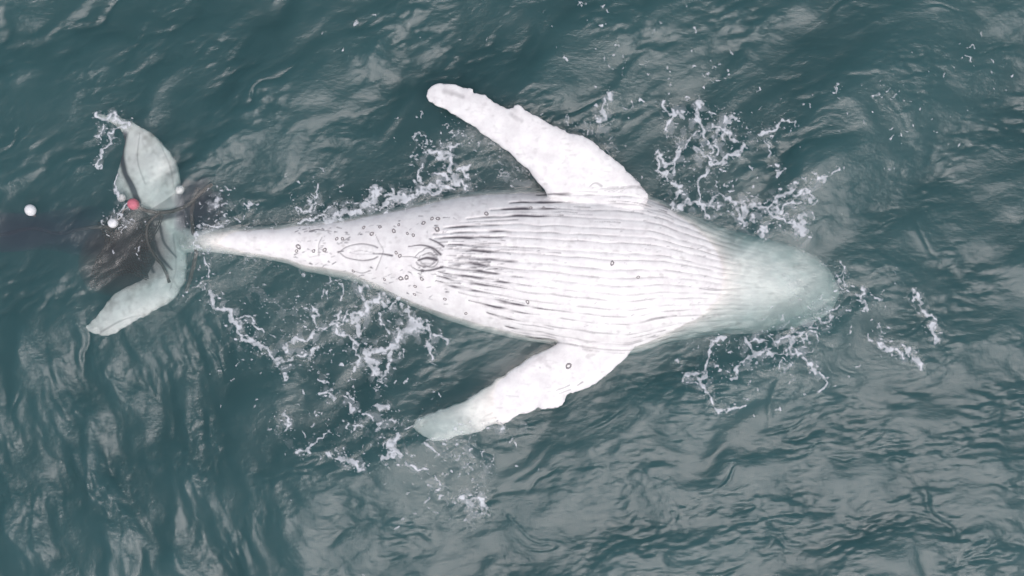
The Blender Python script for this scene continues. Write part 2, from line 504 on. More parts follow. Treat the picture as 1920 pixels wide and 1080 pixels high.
# navel
for rx, ry, a in ((23, 17, .75), (14, 10, .5)):
    for t0, t1 in ((-2.9, -.5), (.2, 2.8)):
        ink([(801 + rx * math.cos(t), 485 + ry * math.sin(t) * (1 + .1 * math.sin(3 * t))) for t in np.linspace(t0, t1, 9)], 1.2, 2.2, a)
ink([(786, 488), (800, 483), (818, 486)], 2.5, 5, 1.0, 1.0); ink([(792, 478), (806, 474), (816, 479)], 1.5, 2, .7); ink([(790, 494), (804, 499), (815, 493)], 1.5, 2, .7)
ink([(765, 462), (790, 460), (812, 466), (826, 478)], 1.2, 4.0, .9); ink([(771, 500), (786, 508), (806, 508), (830, 500)], 1.2, 4.0, .9)
ink([(752, 478), (770, 481), (784, 484)], 1, 2, .7); ink([(804, 447), (820, 455), (832, 462)], 2, 3.5, .9)
# genital slit
for s_ in (-1, 1):
    ink([(636, 473), (652, 473 + s_ * 10), (676, 473 + s_ * 15), (698, 473 + s_ * 13), (708, 473 + s_ * 9)], 1.5, 2.6, .7, .8)
    ink([(655, 472), (676, 473 + s_ * 4), (702, 475)], .9, 1.4, .5, .5)
ink([(634, 473), (646, 471)], 2.5, 1.2, .9); ink([(700, 476), (716, 475), (736, 479)], 1.2, 3.2, .9, .8)
ink([(704, 440), (711, 455), (717, 470), (714, 485), (705, 505)], 1.2, 1.8, .55)
ink([(604, 445), (599, 458), (597, 480)], 1.6, 2.6, .5, .8); ink([(581, 432), (596, 431), (612, 433)], 2.5, 1.0, .8)
ink([(580, 482), (596, 480)], 1.2, 2, .35); ink([(640, 455), (650, 449), (656, 445)], 1.2, 2.6, .6); ink([(665, 508), (680, 511), (694, 508)], 1.2, 2.2, .6)
# scattered scars and flecks on belly and flippers
for _ in range(150):
    x = r2.uniform(545, 850); v = r2.uniform(.12, .9)
    y = Tpx[int(x)] + (Bpx[int(x)] - Tpx[int(x)]) * v
    if abs(y - 478) < 22 and x > 630: continue
    l_ = r2.uniform(2, 8); a = r2.uniform(-.5, .5)
    ink([(x, y), (x + l_ * math.cos(a), y + l_ * math.sin(a))], r2.uniform(1.0, 2.6), r2.uniform(.8, 1.8), r2.uniform(.35, .9), .25)
for _ in range(80):
    x = r2.uniform(1000, 1330); v = r2.uniform(.1, .95)
    y = Tpx[int(x)] + (Bpx[int(x)] - Tpx[int(x)]) * v
    ink([(x, y), (x + r2.uniform(2, 8), y + r2.uniform(-1, 1))], r2.uniform(.8, 1.6), .8, r2.uniform(.3, .7), .2)
for pts, a in (([(1040, 733), (1058, 726), (1066, 722)], .5), ([(1082, 722), (1092, 717)], .6), ([(1048, 738), (1072, 729)], .4), ([(906, 783), (922, 775)], .35), ([(950, 743), (972, 743)], .25), ([(1015, 692), (1012, 688)], .4)):
    ink(pts, 1.5, 2.5, a, .3)
# creases where the upper flipper leaves the body
for k in range(7):
    ink([(1110 + 8 * k, 352 + 1.5 * k), (1160 + 5 * k, 354 - 1.2 * k), (1204 + 2 * k, 349 + 2 * k), (1232 + 3 * k, 362 + 2.5 * k)], 1.0, 1.8, .4, .6)
ink([(1105, 350), (1112, 345), (1122, 344), (1128, 350)], 2, 4, .45, .9); ink([(1140, 352), (1160, 351)], 1.5, 3, .4, .7)
ink([(1195, 366), (1240, 384), (1290, 402)], 1, 3, .35, .7)
# dark trailing halves and streaks of the flukes
def tint(pts, w0, w1=None, a=.5): stamp(PIG, pts, w0, w1, a, soft=True, dens=2)
tint([(233, 252), (228, 290), (234, 322), (246, 350), (262, 390)], 11, 7, .95); tint([(222, 255), (216, 290), (222, 330)], 7, 5, .35)
tint([(240, 330), (252, 352), (262, 380)], 4, 5, .9)
for k in range(9): tint([(268 + 7 * k, 402 - k), (296 + 6 * k, 386 - 2 * k), (322 + 4 * k, 368 - 3 * k)], 2.0, 3.4, .5)
tint([(265, 410), (300, 408), (340, 400)], 13, 10, .9); tint([(284, 420), (290, 455), (300, 480), (322, 505)], 8, 4, .95); tint([(300, 424), (308, 455), (330, 482)], 6, 3, .8); tint([(262, 440), (274, 480), (288, 510)], 9, 6, .8); tint([(325, 440), (330, 500), (318, 545)], 3, 2, .4); tint([(270, 590), (230, 600), (190, 622)], 2, 4, .4); tint([(300, 268), (318, 310), (326, 350)], 2, 4, .35); tint([(262, 250), (258, 300), (272, 345)], 2, 3, .4)
tint([(335, 540), (318, 520), (300, 522)], 4, 2, .3)
# grey smudges on the flippers
tint([(834, 172), (850, 175), (868, 182)], 11, 7, .30); tint([(958, 214), (968, 222), (978, 226)], 9, 8, .22); tint([(1090, 348), (1110, 352)], 14, 8, .14); tint([(900, 790), (930, 783)], 8, 5, .2)
# chin
ink([(1312, 541), (1340, 543), (1372, 541), (1405, 541)], 1.4, 2.4, .6, .8)

vpx = co[:, 0] * S / ((HC - co[:, 2]) / HC) + 960; vpy = 540 - co[:, 1] * S / ((HC - co[:, 2]) / HC)
upf = smooth(.05, .45, no[:, 2])
headf = 1 - .8 * smooth(1330, 1430, vpx)
dep = bilin(DEP, vpy, vpx) * upf * headf
pig = np.clip(bilin(PIG, vpy, vpx) * 1.5 - .08, 0, 1) * upf * headf
onbody = (vpy > np.interp(vpx, SX, sT) + 4) & (vpy < np.interp(vpx, SX, sB) - 4)
lump = bilin(fft_noise((H_, W_), 1, 70, .6, seed=41), vpy, vpx) * .003 + bilin(fft_noise((H_, W_), 1, 22, .6, seed=42), vpy, vpx) * .0006
disp = -dep * (0.0065 + .0085 * smooth(1050, 850, vpx)) + lump
co2 = co + no * disp[:, None]
# knobs on the leading edges of the flippers, ragged trailing edges
wme.vertices.foreach_set('co', co2.astype(np.float32).ravel())
# ---- natural skin colour: white belly, grey ink in the pleats, dark back
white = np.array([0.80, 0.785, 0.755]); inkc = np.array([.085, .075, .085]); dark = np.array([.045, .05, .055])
mott = bilin(fft_noise((H_, W_), 1, 60, .6, seed=51), vpy, vpx)
mot2 = bilin(fft_noise((H_, W_), 1, 17, .7, seed=52), vpy, vpx); mot3 = bilin(fft_noise((H_, W_), 1, 9, .5, .02, 3, seed=53), vpy, vpx)
grey = np.clip(.5 * mott + .7 * mot2 - .75, 0, 1) * .11 + np.clip(mot3 * .6 + .5 * mott - 1.15, 0, 1) * .17
fluke = smooth(360, 340, vpx)
grey = grey * (1 - fluke) + fluke * np.clip(.03 + .11 * mott + .08 * mot2, 0, .5)
colr = white[None] * (1 - np.clip(grey, 0, 1)[:, None] * np.array([.9, .92, .95])) * (1 + .015 * mott[:, None])
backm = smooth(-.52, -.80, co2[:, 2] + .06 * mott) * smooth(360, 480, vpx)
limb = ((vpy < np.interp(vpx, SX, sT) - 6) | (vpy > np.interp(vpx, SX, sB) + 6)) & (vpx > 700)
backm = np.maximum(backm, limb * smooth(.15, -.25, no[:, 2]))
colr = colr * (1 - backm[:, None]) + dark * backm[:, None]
colr = colr * (1 - pig[:, None]) + inkc * pig[:, None]
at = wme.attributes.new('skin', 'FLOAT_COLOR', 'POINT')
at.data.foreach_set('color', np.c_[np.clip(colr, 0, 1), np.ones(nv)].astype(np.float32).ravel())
wme.polygons.foreach_set('use_smooth', np.ones(len(wme.polygons), bool))
wme.update()

m_skin, n, l = material('whale_skin')
b = n['Principled BSDF']
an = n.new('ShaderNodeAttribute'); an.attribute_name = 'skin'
tn = n.new('ShaderNodeTexNoise'); tn.inputs['Scale'].default_value = 7; tn.inputs['Detail'].default_value = 7; tn.inputs['Roughness'].default_value = .65
tcn = n.new('ShaderNodeTexCoord'); l.new(tcn.outputs['Object'], tn.inputs['Vector'])
rp = n.new('ShaderNodeValToRGB'); rp.color_ramp.elements[0].position = .3; rp.color_ramp.elements[0].color = (.86, .84, .85, 1); rp.color_ramp.elements[1].position = .6; rp.color_ramp.elements[1].color = (1, 1, 1, 1)
l.new(tn.outputs[0], rp.inputs[0])
mm = n.new('ShaderNodeMixRGB'); mm.blend_type = 'MULTIPLY'; mm.inputs[0].default_value = 1
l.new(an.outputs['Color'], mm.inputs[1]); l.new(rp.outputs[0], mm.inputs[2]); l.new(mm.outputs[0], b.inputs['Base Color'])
b.inputs['Roughness'].default_value = .42
bpn = n.new('ShaderNodeBump'); bpn.inputs['Strength'].default_value = .12; bpn.inputs['Distance'].default_value = .01
tn2 = n.new('ShaderNodeTexNoise'); tn2.inputs['Scale'].default_value = 40; tn2.inputs['Detail'].default_value = 4; l.new(tcn.outputs['Object'], tn2.inputs['Vector'])
l.new(tn2.outputs[0], bpn.inputs['Height']); l.new(bpn.outputs[0], b.inputs['Normal'])
wme.materials.clear(); wme.materials.append(m_skin)
whale = link('humpback_whale', wme)
tag(whale, 'humpback whale floating belly up with white pleated throat and spread flippers', 'whale')

# ---- barnacles: little rings on the belly, parts of the animal
tri = []
for p in wme.polygons: pass
fl = np.empty(len(wme.loops), np.int32); wme.loops.foreach_get('vertex_index', fl)
fq_w = fl.reshape(-1, 4)
sel = (co2[:, 2][fq_w].max(1) > -.4)
bvh = BVHTree.FromPolygons([tuple(c) for c in co2.tolist()], fq_w[sel].tolist())
m_barn = principled('barnacle_shell', (.27, .25, .245), .7, (60, .3))
bme = []
for kind_ in range(4):
    vv, ff = [], []
    K = 9
    rr = random.Random(kind_ + 3)
    for j in range(K):
        a = 2 * math.pi * j / K
        for r_, z_ in ((1.0, -.1), (.78, .42), (.52, .30), (.40, -.05)):
            q = r_ * (1 + rr.uniform(-.14, .14))
            vv.append((q * math.cos(a), q * math.sin(a) * .8, z_))
    for j in range(K):
        for q in range(3):
            a, c = j * 4 + q, ((j + 1) % K) * 4 + q
            ff.append((a, c, c + 1, a + 1))
    me = bpy.data.meshes.new('barnacle'); me.from_pydata(vv, [], ff); me.materials.append(m_barn); bme.append(me)
spots = [(820, 430, 6), (794, 418, 5), (775, 441, 4), (738, 433, 5), (764, 438, 3.5), (711, 425, 4), (696, 438, 5), (680, 426, 4), (629, 447, 4), (810, 410, 4.5), (821, 410, 5),
         (750, 480, 4.5), (743, 474, 4), (751, 522, 5.5), (762, 520, 5.5), (791, 523, 4.5), (778, 537, 4), (776, 552, 4), (719, 524, 3.5), (556, 462, 6), (552, 470, 4), (585, 470, 4), (606, 468, 5),
         (659, 508, 4), (912, 401, 5), (995, 390, 4), (1020, 390, 3.5), (1146, 494, 5), (834, 561, 4), (693, 537, 4), (1067, 688, 7), (989, 566, 4.5), (747, 421, 3.5), (640, 447, 4), (1195, 520, 4), (873, 588, 4)]
for i, (px, py, r_) in enumerate(spots):
    z0 = .25
    h = bvh.ray_cast(Vector((wx(px, z0), wy(py, z0), 3)), Vector((0, 0, -1)))
    if h[0] is None: continue
    o = link('barnacle', bme[i % 4], whale)
    s_ = r_ / S
    q = h[1].to_track_quat('Z', 'Y').to_matrix().to_4x4()
    o.matrix_world = Matrix.Translation(h[0]) @ q @ Matrix.Rotation(r2.uniform(0, 6.28), 4, 'Z') @ Matrix.Diagonal((s_, s_, s_ * .6, 1))

# ------------------------------------------------------------------ foam
FO = np.zeros((H_, W_))            # solid strands
LA = np.zeros((H_, W_))            # lacy, thin patches
def st(w, *pts, w1=None, a=1.0): stamp(FO, pts, w * 1.32 + .8, None if w1 is None else w1 * 1.32 + .8, a, soft=True, dens=2)
def la(w, *pts, w1=None, a=1.0): stamp(LA, pts, w, w1, a, soft=True, dens=4)
# upper right
st(8, (1143, 180), (1132, 205), (1127, 222)); la(16, (1130, 225), (1143, 255), (1152, 300), a=.8)
st(7, (1247, 195), (1256, 217), (1275, 212), (1285, 222)); st(5, (1266, 201), (1272, 212)); st(6, (1258, 222), (1253, 238))
st(6, (1313, 188), (1310, 224), (1316, 240), (1322, 251), w1=8); st(7, (1338, 234), (1348, 240), (1367, 247), (1382, 267), w1=4); st(6, (1346, 240), (1340, 255))
st(6, (1373, 221), (1365, 230)); st(5, (1307, 247), (1282, 272), (1269, 291), (1253, 303), (1240, 298), (1231, 284), w1=7)
st(7, (1230, 300), (1234, 322), (1250, 319), w1=4); st(4, (1270, 265), (1269, 287))
st(5, (1253, 303), (1260, 332), (1269, 347), (1269, 363), (1263, 382), (1272, 391)); st(6, (1310, 287), (1332, 294), (1341, 303), w1=3)
st(5, (1395, 273), (1372, 291), (1354, 302), (1329, 316), (1313, 332), (1311, 350), (1313, 379)); st(6, (1272, 389), (1285, 382), (1313, 381), (1332, 380), (1351, 365), (1367, 374), (1377, 384))
st(5, (1313, 379), (1322, 398), (1332, 411)); st(6, (1423, 246), (1442, 246), (1464, 231), (1492, 232), w1=3); st(8, (1395, 388), (1395, 420)); st(5, (1382, 391), (1390, 408)); st(5, (1414, 406), (1414, 418))
st(8, (1395, 404), (1411, 385), (1442, 391), (1458, 376), (1477, 360), (1489, 347), w1=5); st(5, (1452, 398), (1474, 382), (1499, 379), w1=4); st(6, (1492, 360), (1511, 366), (1516, 377))
st(3.5, (1458, 331), (1474, 316)); st(3.5, (1533, 338), (1552, 335), (1568, 319)); st(5, (1442, 399), (1470, 410), (1489, 413), (1496, 429)); st(4, (1503, 404), (1502, 423), (1502, 440), w1=15)
st(6, (1423, 431), (1434, 434)); st(4, (1441, 262), (1445, 290)); st(4, (1330, 262), (1326, 282)); st(5, (1360, 262), (1352, 255)); st(4, (1338, 270), (1343, 285))
la(40, (1270, 250), (1350, 260), a=.62); la(30, (1260, 310), (1330, 300), a=.5); la(26, (1400, 410), (1480, 425), a=.55); la(24, (1310, 395), (1370, 400), a=.45); la(16, (1410, 345), (1440, 365), a=.5)
la(20, (1400, 265), (1440, 260), a=.5); la(14, (1500, 350), (1530, 340), a=.5)
# between upper flipper and flank
st(10, (800, 288), (822, 287), (840, 302), (847, 330), (872, 350), w1=6); st(6, (775, 297), (785, 290)); st(6, (838, 281), (862, 275)); st(4, (785, 252), (800, 266))
st(5, (812, 318), (830, 330), (850, 340)); st(4, (860, 316), (878, 314), (874, 332)); st(4, (790, 310), (784, 340), (792, 352))
la(40, (800, 320), (850, 340), (890, 345), a=.62); la(17, (855, 240), (900, 275), (950, 310), (1010, 345), a=.82); la(24, (930, 310), (980, 345), a=.8); la(20, (1040, 225), (1100, 245), (1140, 280), a=.5)
la(24, (640, 402), (700, 382), (750, 366), (810, 352), (870, 350), a=.85); st(9, (702, 352), (708, 366), (690, 384), w1=5); st(5, (730, 350), (735, 366)); st(10, (655, 398), (690, 383), w1=8)
st(6, (770, 362), (805, 350), (850, 352)); la(12, (620, 408), (580, 412), a=.6)
st(4, (576, 392), (584, 378), (601, 348), w1=2.5); st(3, (558, 400), (566, 392), (576, 390)); st(3, (610, 392), (622, 380)); st(3, (460, 375), (472, 380), (474, 390))
st(8, (402, 386), (412, 380)); la(22, (400, 380), (430, 390), a=.7); la(18, (375, 440), (372, 455), (390, 470), a=.8); la(12, (390, 425), (420, 428), a=.6)
# lower left
st(8, (388, 548), (409, 573), (430, 590), (448, 608), w1=10); st(5, (448, 596), (473, 601), (494, 622), w1=2.5); st(7, (448, 608), (458, 636), (487, 647), (504, 657), (508, 675), (532, 675), w1=6)
st(5, (532, 675), (571, 668), (603, 650), w1=3); st(5, (536, 650), (557, 636), (592, 624), (620, 606), (634, 587), w1=4); st(6, (620, 606), (641, 608), (655, 576), w1=3); st(4, (590, 575), (592, 600), (600, 610))
st(8, (677, 534), (684, 559)); st(14, (712, 555), (690, 578), (662, 601), w1=8); st(8, (670, 601), (671, 629), w1=6); st(3.5, (708, 590), (719, 611), (731, 629))
st(4, (761, 574), (768, 601), w1=10); st(15, (772, 606), (792, 613), w1=9); st(14, (780, 611), (752, 625), (740, 650), (733, 675), (722, 696), (718, 712), w1=5)
st(9, (740, 646), (708, 655), (690, 662), w1=13); st(11, (688, 664), (698, 682), (712, 703), w1=9); st(6, (803, 611), (810, 640), (805, 654), (814, 675), w1=4); st(4, (817, 625), (842, 646))
st(4, (631, 622), (663, 643), (670, 668), (666, 692)); st(4, (700, 560), (730, 570), (750, 562)); st(4, (640, 536), (642, 560))
la(40, (470, 545), (520, 575), (560, 590), a=.55); la(30, (550, 650), (610, 630), (650, 610), a=.7); la(34, (690, 575), (760, 590), a=.6); la(22, (560, 690), (600, 690), a=.5); la(26, (800, 640), (812, 670), a=.5)
st(5, (603, 733), (615, 738), (627, 746)); st(5, (648, 756), (666, 771), w1=6); st(4, (655, 738), (665, 745)); st(8, (712, 759), (729, 767)); st(6, (693, 780), (697, 790)); st(6, (714, 800), (722, 795)); st(5, (676, 796), (670, 808))
st(6, (536, 770), (538, 808), w1=4); st(5, (561, 847), (582, 840), (599, 819), (624, 810), w1=3); st(5, (620, 849), (648, 865), (670, 872), (681, 868), w1=7); st(5, (648, 845), (652, 863)); st(8, (743, 815), (738, 833), (746, 848))
st(5, (715, 851), (743, 851)); st(5, (775, 872), (797, 883)); st(5, (800, 830), (817, 850)); st(8, (862, 928), (876, 936)); st(6, (885, 938), (905, 941), (904, 958)); st(4, (760, 862), (770, 872)); st(4, (815, 892), (826, 905))
la(18, (880, 960), (895, 985), a=.8); la(34, (880, 860), (910, 880), (905, 910), a=.62); la(16, (830, 835), (860, 840), (900, 825), a=.6); la(22, (945, 800), (985, 805), a=.85); la(30, (510, 790), (540, 830), a=.5); la(50, (650, 800), (720, 800), a=.42)
la(16, (760, 860), (830, 915), (900, 950), a=.65); la(20, (780, 700), (830, 705), a=.45)
# lower right, chin wash
st(6, (1356, 631), (1329, 662), (1320, 702), (1311, 716), (1333, 747), (1351, 769), (1387, 765), w1=5); st(5, (1284, 707), (1316, 693)); st(4, (1396, 627), (1413, 658), (1427, 667)); st(5, (1364, 711), (1387, 689), (1413, 667), (1471, 662))
st(6, (1484, 627), (1484, 653), (1511, 680), (1529, 702), (1547, 716), (1533, 733), w1=5); st(4, (1644, 644), (1693, 667)); st(6, (1698, 649), (1720, 684)); st(3, (1706, 545), (1735, 580), (1750, 612), (1758, 640), w1=7)
st(4, (1581, 490), (1583, 540), w1=3); st(5, (1612, 545), (1620, 578)); la(34, (1470, 612), (1530, 602), (1570, 575), a=.72); la(26, (1480, 640), (1540, 690), a=.6); la(24, (1360, 700), (1430, 665), a=.45)
# torn white water on the upper fluke's tip
st(7, (180, 216), (205, 220), (240, 232), w1=9); st(5, (228, 240), (205, 262), (190, 292), (187, 312), w1=3); la(20, (200, 235), (215, 265), a=.75); st(4, (222, 330), (214, 355), (228, 372), w1=3)
st(3, (188, 250), (192, 240)); la(14, (325, 560), (350, 530), a=.6); la(12, (270, 585), (225, 625), a=.4); la(12, (262, 480), (275, 505), a=.65)
la(18, (205, 415), (222, 402), (245, 420), a=.95); la(9, (220, 372), (236, 372), a=.8); la(9, (330, 358), (345, 352), a=.7); st(3, (196, 416), (203, 424)); st(3, (228, 398), (240, 386))
# wash that laps along the flanks and flippers
def edge(xa, xb, tab, off, w, a, step=26):
    xs = np.arange(xa, xb, step); ys = np.interp(xs, SX, tab) + off
    la(w, *[(float(x), float(y)) for x, y in zip(xs, ys)], a=a)
edge(400, 620, sT, -4, 9, .66); edge(590, 900, sT, -3, 19, 1.0); edge(600, 880, sT, -12, 10, .8); edge(900, 1020, sT, -3, 8, .6); edge(1230, 1420, sT, -4, 12, .5)
edge(385, 560, sB, 3, 9, .7); edge(560, 740, sB, 6, 13, .8); edge(700, 900, sB, 5, 6, .5); edge(1250, 1500, sB, 4, 10, .6)
la(9, (800, 186), (850, 214), (910, 254), (965, 295), (1010, 344), a=.85); la(7, (890, 166), (950, 196), (1010, 212), (1090, 248), (1150, 292), a=.55)
la(8, (780, 790), (830, 768), (905, 728), (970, 686), (1040, 650), a=.6); la(10, (790, 822), (850, 828), (910, 808), (960, 792), a=.75); la(22, (860, 808), (920, 806), (985, 790), a=.6)
la(30, (1470, 520), (1500, 550), (1530, 580), a=.5); la(15, (1480, 455), (1545, 494), (1580, 545), (1562, 592), (1500, 618), a=.72); la(14, (330, 350), (345, 420), (350, 500), a=.5)
la(30, (1430, 640), (1500, 630), a=.6); la(34, (600, 560), (520, 560), a=.45); la(30, (420, 640), (470, 680), a=.4)
# thick wash thrown up along the far flank and a few breaks round the chin
st(9, (612, 414), (640, 404), (668, 394), (700, 386), w1=7); st(7, (690, 372), (716, 366), (742, 372)); st(8, (716, 384), (752, 372), (790, 362), (826, 354), w1=5); st(5, (560, 415), (590, 412))
st(4, (1536, 600), (1556, 590), (1572, 572)); st(4, (1470, 632), (1500, 626), (1528, 612)); st(4, (1440, 630), (1456, 640), (1470, 634)); st(3, (1566, 520), (1584, 512)); st(3.5, (1500, 640), (1516, 628), (1540, 622))
st(3.5, (384, 486), (392, 500), (388, 520)); st(3, (368, 440), (366, 456), (380, 468)); st(4, (376, 428), (396, 422), (420, 420))
st(4, (1404, 640), (1424, 634)); la(24, (1400, 636), (1470, 628), (1540, 606), a=.6)
# droplets
rd = random.Random(21)
def drops(cx, cy, sx, sy, n_, rmax=2.6):
    for _ in range(int(n_ * .55)):
        x, y = rd.gauss(cx, sx), rd.gauss(cy, sy)
        r_ = rd.uniform(.5, rmax * .8) * (1.5 if rd.random() < .12 else 1)
        a = rd.uniform(0, 3.14); L = rd.uniform(0, 3.5)
        st(r_ + .8, (x, y), (x + L * math.cos(a), y + L * math.sin(a)))
drops(1180, 110, 90, 45, 90, 2.2); drops(1320, 250, 90, 60, 130); drops(1430, 350, 70, 40, 90); drops(1620, 210, 110, 60, 90, 2.2); drops(1840, 130, 50, 40, 26, 2.2)
drops(820, 270, 45, 30, 60); drops(600, 375, 90, 25, 60, 2.2); drops(560, 680, 80, 80, 110); drops(700, 780, 70, 60, 130); drops(850, 900, 60, 45, 100)
drops(1380, 690, 70, 40, 70); drops(1660, 590, 60, 50, 40); drops(1500, 660, 50, 40, 60, 2.2); drops(430, 400, 40, 25, 45, 2.2); drops(380, 510, 20, 35, 40, 2.2); drops(240, 425, 22, 18, 30, 2.2); drops(930, 830, 50, 30, 50, 2.2); drops(1085, 230, 40, 25, 30, 2); drops(740, 40, 200, 40, 25, 1.8)

# ragged edges: bend the strokes with noise, then break the thin patches into lace
sh = (H_, W_)
jy, jx = np.mgrid[0:H_, 0:W_].astype(float)
dx = fft_noise(sh, 1, 40, .5, seed=61) * 3.6 + fft_noise(sh, 1, 14, .5, seed=62) * 1.5
dy = fft_noise(sh, 1, 40, .5, seed=63) * 3.6 + fft_noise(sh, 1, 14, .5, seed=64) * 1.5
FOw = bilin(FO, jy + dy, jx + dx); LAw = bilin(LA, jy + dy * 1.5, jx + dx * 1.5)
n1 = fft_noise(sh, 1, 22, .5, seed=65); n2 = fft_noise(sh, 1, 8, .5, seed=66); n3 = fft_noise(sh, 1, 34, .5, seed=67); n4 = fft_noise(sh, 1, 13, .45, seed=69)
web = np.maximum(.85 - np.abs(n1) * 2.4, 0.95 - np.abs(n3) * 3.4)                    # thin connected threads
web = np.maximum(web, .75 - np.abs(n4) * 2.2) * np.clip(.78 + .5 * fft_noise(sh, 1, 50, .5, seed=68), 0, 1.25)
sup = np.clip(FOw * 4, 0, 1)
F = np.maximum(FOw * 1.22 + sup * (.15 * n1 + .13 * n4 + .10 * n2 - .22 * np.clip(n4 - .9, 0, 1)) - .19, LAw * (0.85 * web + .16 + .09 * n2) - .04)
# bubbles and specks that hang round the strands
kf = np.fft.fftfreq(H_)[:, None] ** 2 + np.fft.rfftfreq(W_)[None, :] ** 2
halo = np.fft.irfft2(np.fft.rfft2(np.clip(np.maximum(FOw, LAw * .35), 0, 1)) * np.exp(-2 * math.pi ** 2 * kf * 11 ** 2), s=sh)
n5 = fft_noise(sh, 1, 5.5, .5, seed=71); n6 = fft_noise(sh, 1, 10, .5, .2, 2, seed=72)
spk = np.clip(halo * 4.0, 0, 1) * np.maximum((n5 - 1.55) * 1.2, (n6 - 1.75) * 1.0) + .12
F = np.maximum(F, np.where(halo > .03, spk, 0))
film = .30 + .16 * (np.clip(halo * 2.6, 0, 1) * np.clip(.9 * n3 + .5 * n1 + .3 * n4, -1, 1.2) - .12)
F = np.maximum(F, np.where(halo > .12, film, 0))
F = np.where(F > 1.3, 1.3, F)
THR = .30
cells = (F[:-1, :-1] > THR) | (F[1:, :-1] > THR) | (F[:-1, 1:] > THR) | (F[1:, 1:] > THR)
cells &= np.maximum(np.maximum(F[:-1, :-1], F[1:, 1:]), np.maximum(F[1:, :-1], F[:-1, 1:])) > THR
r_i, c_i = np.nonzero(cells)
corner = np.stack([r_i * W_ + c_i, (r_i + 1) * W_ + c_i, (r_i + 1) * W_ + c_i + 1, r_i * W_ + c_i + 1], -1)
uq, inv = np.unique(corner, return_inverse=True)
fy, fx = uq // W_, uq % W_
val = F[fy, fx]
X = (fx - 960) / S; Y = (540 - fy) / S
Z = sea_z(X, Y) - .004 +   .007 * np.clip(val - THR + .5, 0, .9)
foam_me = mesh_np('sea_foam', np.stack([X, Y, Z], -1), inv.reshape(-1, 4))
a_ = foam_me.attributes.new('cover', 'FLOAT', 'POINT')
a_.data.foreach_set('value', np.clip((val - THR + .03) / .68, 0, 1) * (.80 + .12 * n3[fy, fx]).clip(.45, .95).astype(np.float32))
m_foam, n, l = material('sea_foam')
b = n['Principled BSDF']
b.inputs['Base Color'].default_value = (.56, .585, .60, 1); b.inputs['Roughness'].default_value = .6
trn = n.new('ShaderNodeBsdfTransparent'); mxs = n.new('ShaderNodeMixShader')
at_ = n.new('ShaderNodeAttribute'); at_.attribute_name = 'cover'
l.new(at_.outputs['Fac'], mxs.inputs[0]); l.new(trn.outputs[0], mxs.inputs[1]); l.new(b.outputs[0], mxs.inputs[2]); l.new(mxs.outputs[0], n['Material Output'].inputs['Surface'])
foam_me.materials.append(m_foam)
foam = link('sea_foam', foam_me)
tag(foam, 'lacy white foam strands and droplets floating on the sea round the whale', kind='stuff')

# ------------------------------------------------------------------ floats, ropes, net
def lathe(profile, K=20):
    vv, ff = [], []
    for j in range(K):
        a = 2 * math.pi * j / K
        for r_, z_ in profile: vv.append((r_ * math.cos(a), r_ * math.sin(a), z_))
    m = len(profile)
    for j in range(K):
        for q in range(m - 1):
            ff.append((j * m + q, ((j + 1) % K) * m + q, ((j + 1) % K) * m + q + 1, j * m + q + 1))
    return vv, ff

def tube(pts, r_, K=7, twist=0.0):
    c = catmull(pts, 10)
    vv, ff = [], []
    for i, p in enumerate(c):
        t = Vector(c[min(i + 1, len(c) - 1)] - c[max(i - 1, 0)]).normalized()
        u = t.cross(Vector((0, 0, 1)))
        if u.length < 1e-3: u = Vector((1, 0, 0))
        u.normalize(); w = u.cross(t)
        for j in range(K):
            a = 2 * math.pi * j / K
            q = r_ * (1 + .14 * math.cos(3 * a + i * .9))     # laid strands
            vv.append(tuple(Vector(p) + u * (q * math.cos(a)) + w * (q * math.sin(a))))
    for i in range(len(c) - 1):
        for j in range(K):
            ff.append((i * K + j, i * K + (j + 1) % K, (i + 1) * K + (j + 1) % K, (i + 1) * K + j))
    ff.append(tuple(range(K))[::-1]); ff.append(tuple((len(c) - 1) * K + j for j in range(K)))
    return vv, ff

def join(shapes):
    V, F_, o_ = [], [], 0
    for v, f in shapes:
        V += list(v); F_ += [tuple(i + o_ for i in q) for q in f]; o_ += len(v)
    return V, F_

def pyobj(name, vf, mat, parent=None, sm_=True):
    me = bpy.data.meshes.new(name); me.from_pydata([tuple(v) for v in vf[0]], [], vf[1]); me.materials.append(mat)
    me.polygons.foreach_set('use_smooth', [sm_] * len(me.polygons)); me.update()
    return link(name, me, parent)

m_white = principled('float_white', (.70, .70, .69), .55, (26, .28), .3)
m_pink = principled('float_pink', (.52, .15, .19), .6, (26, .35), .3)
m_strap = principled('float_collar', (.16, .15, .15), .6)
m_rope = principled('rope_fibre', (.11, .095, .085), .85, (90, .4), .4)
m_pale = principled('rope_pale', (.30, .28, .26), .85, (90, .4), .4)
m_net = principled('net_twine', (.075, .058, .05), .9, (60, .4))

def sphere_prof(R, zs=1.0, n_=13): return [(max(1e-4, R * math.sin(math.pi * i / (n_ - 1))), -R * zs * math.cos(math.pi * i / (n_ - 1))) for i in range(n_)]
def buoy(px, py, r_px, z, mat, label, rot=0.0, tilt=2.3):
    R_ = r_px / S
    e = bpy.data.objects.new('buoy', None); col.objects.link(e)
    e.location = (wx(px, z), wy(py, z), z); e.rotation_euler = (tilt, 0, rot)
    tag(e, label, 'buoy', 'floats tangled in the line by the tail')
    pyobj('float_body', lathe(sphere_prof(R_, 1.08)), mat, e)
    # collar and eye at one end
    pyobj('collar', lathe([(R_ * .30, R_ * .95), (R_ * .34, R_ * 1.10), (R_ * .28, R_ * 1.2), (R_ * .12, R_ * 1.2)], 14), m_strap, e)
    pts = [(R_ * .22 * math.cos(a), 0, R_ * 1.32 + R_ * .22 * math.sin(a)) for a in np.linspace(-1.2, 4.3, 10)]
    pyobj('eye', tube(pts, R_ * .07, 6), m_strap, e)
    return e
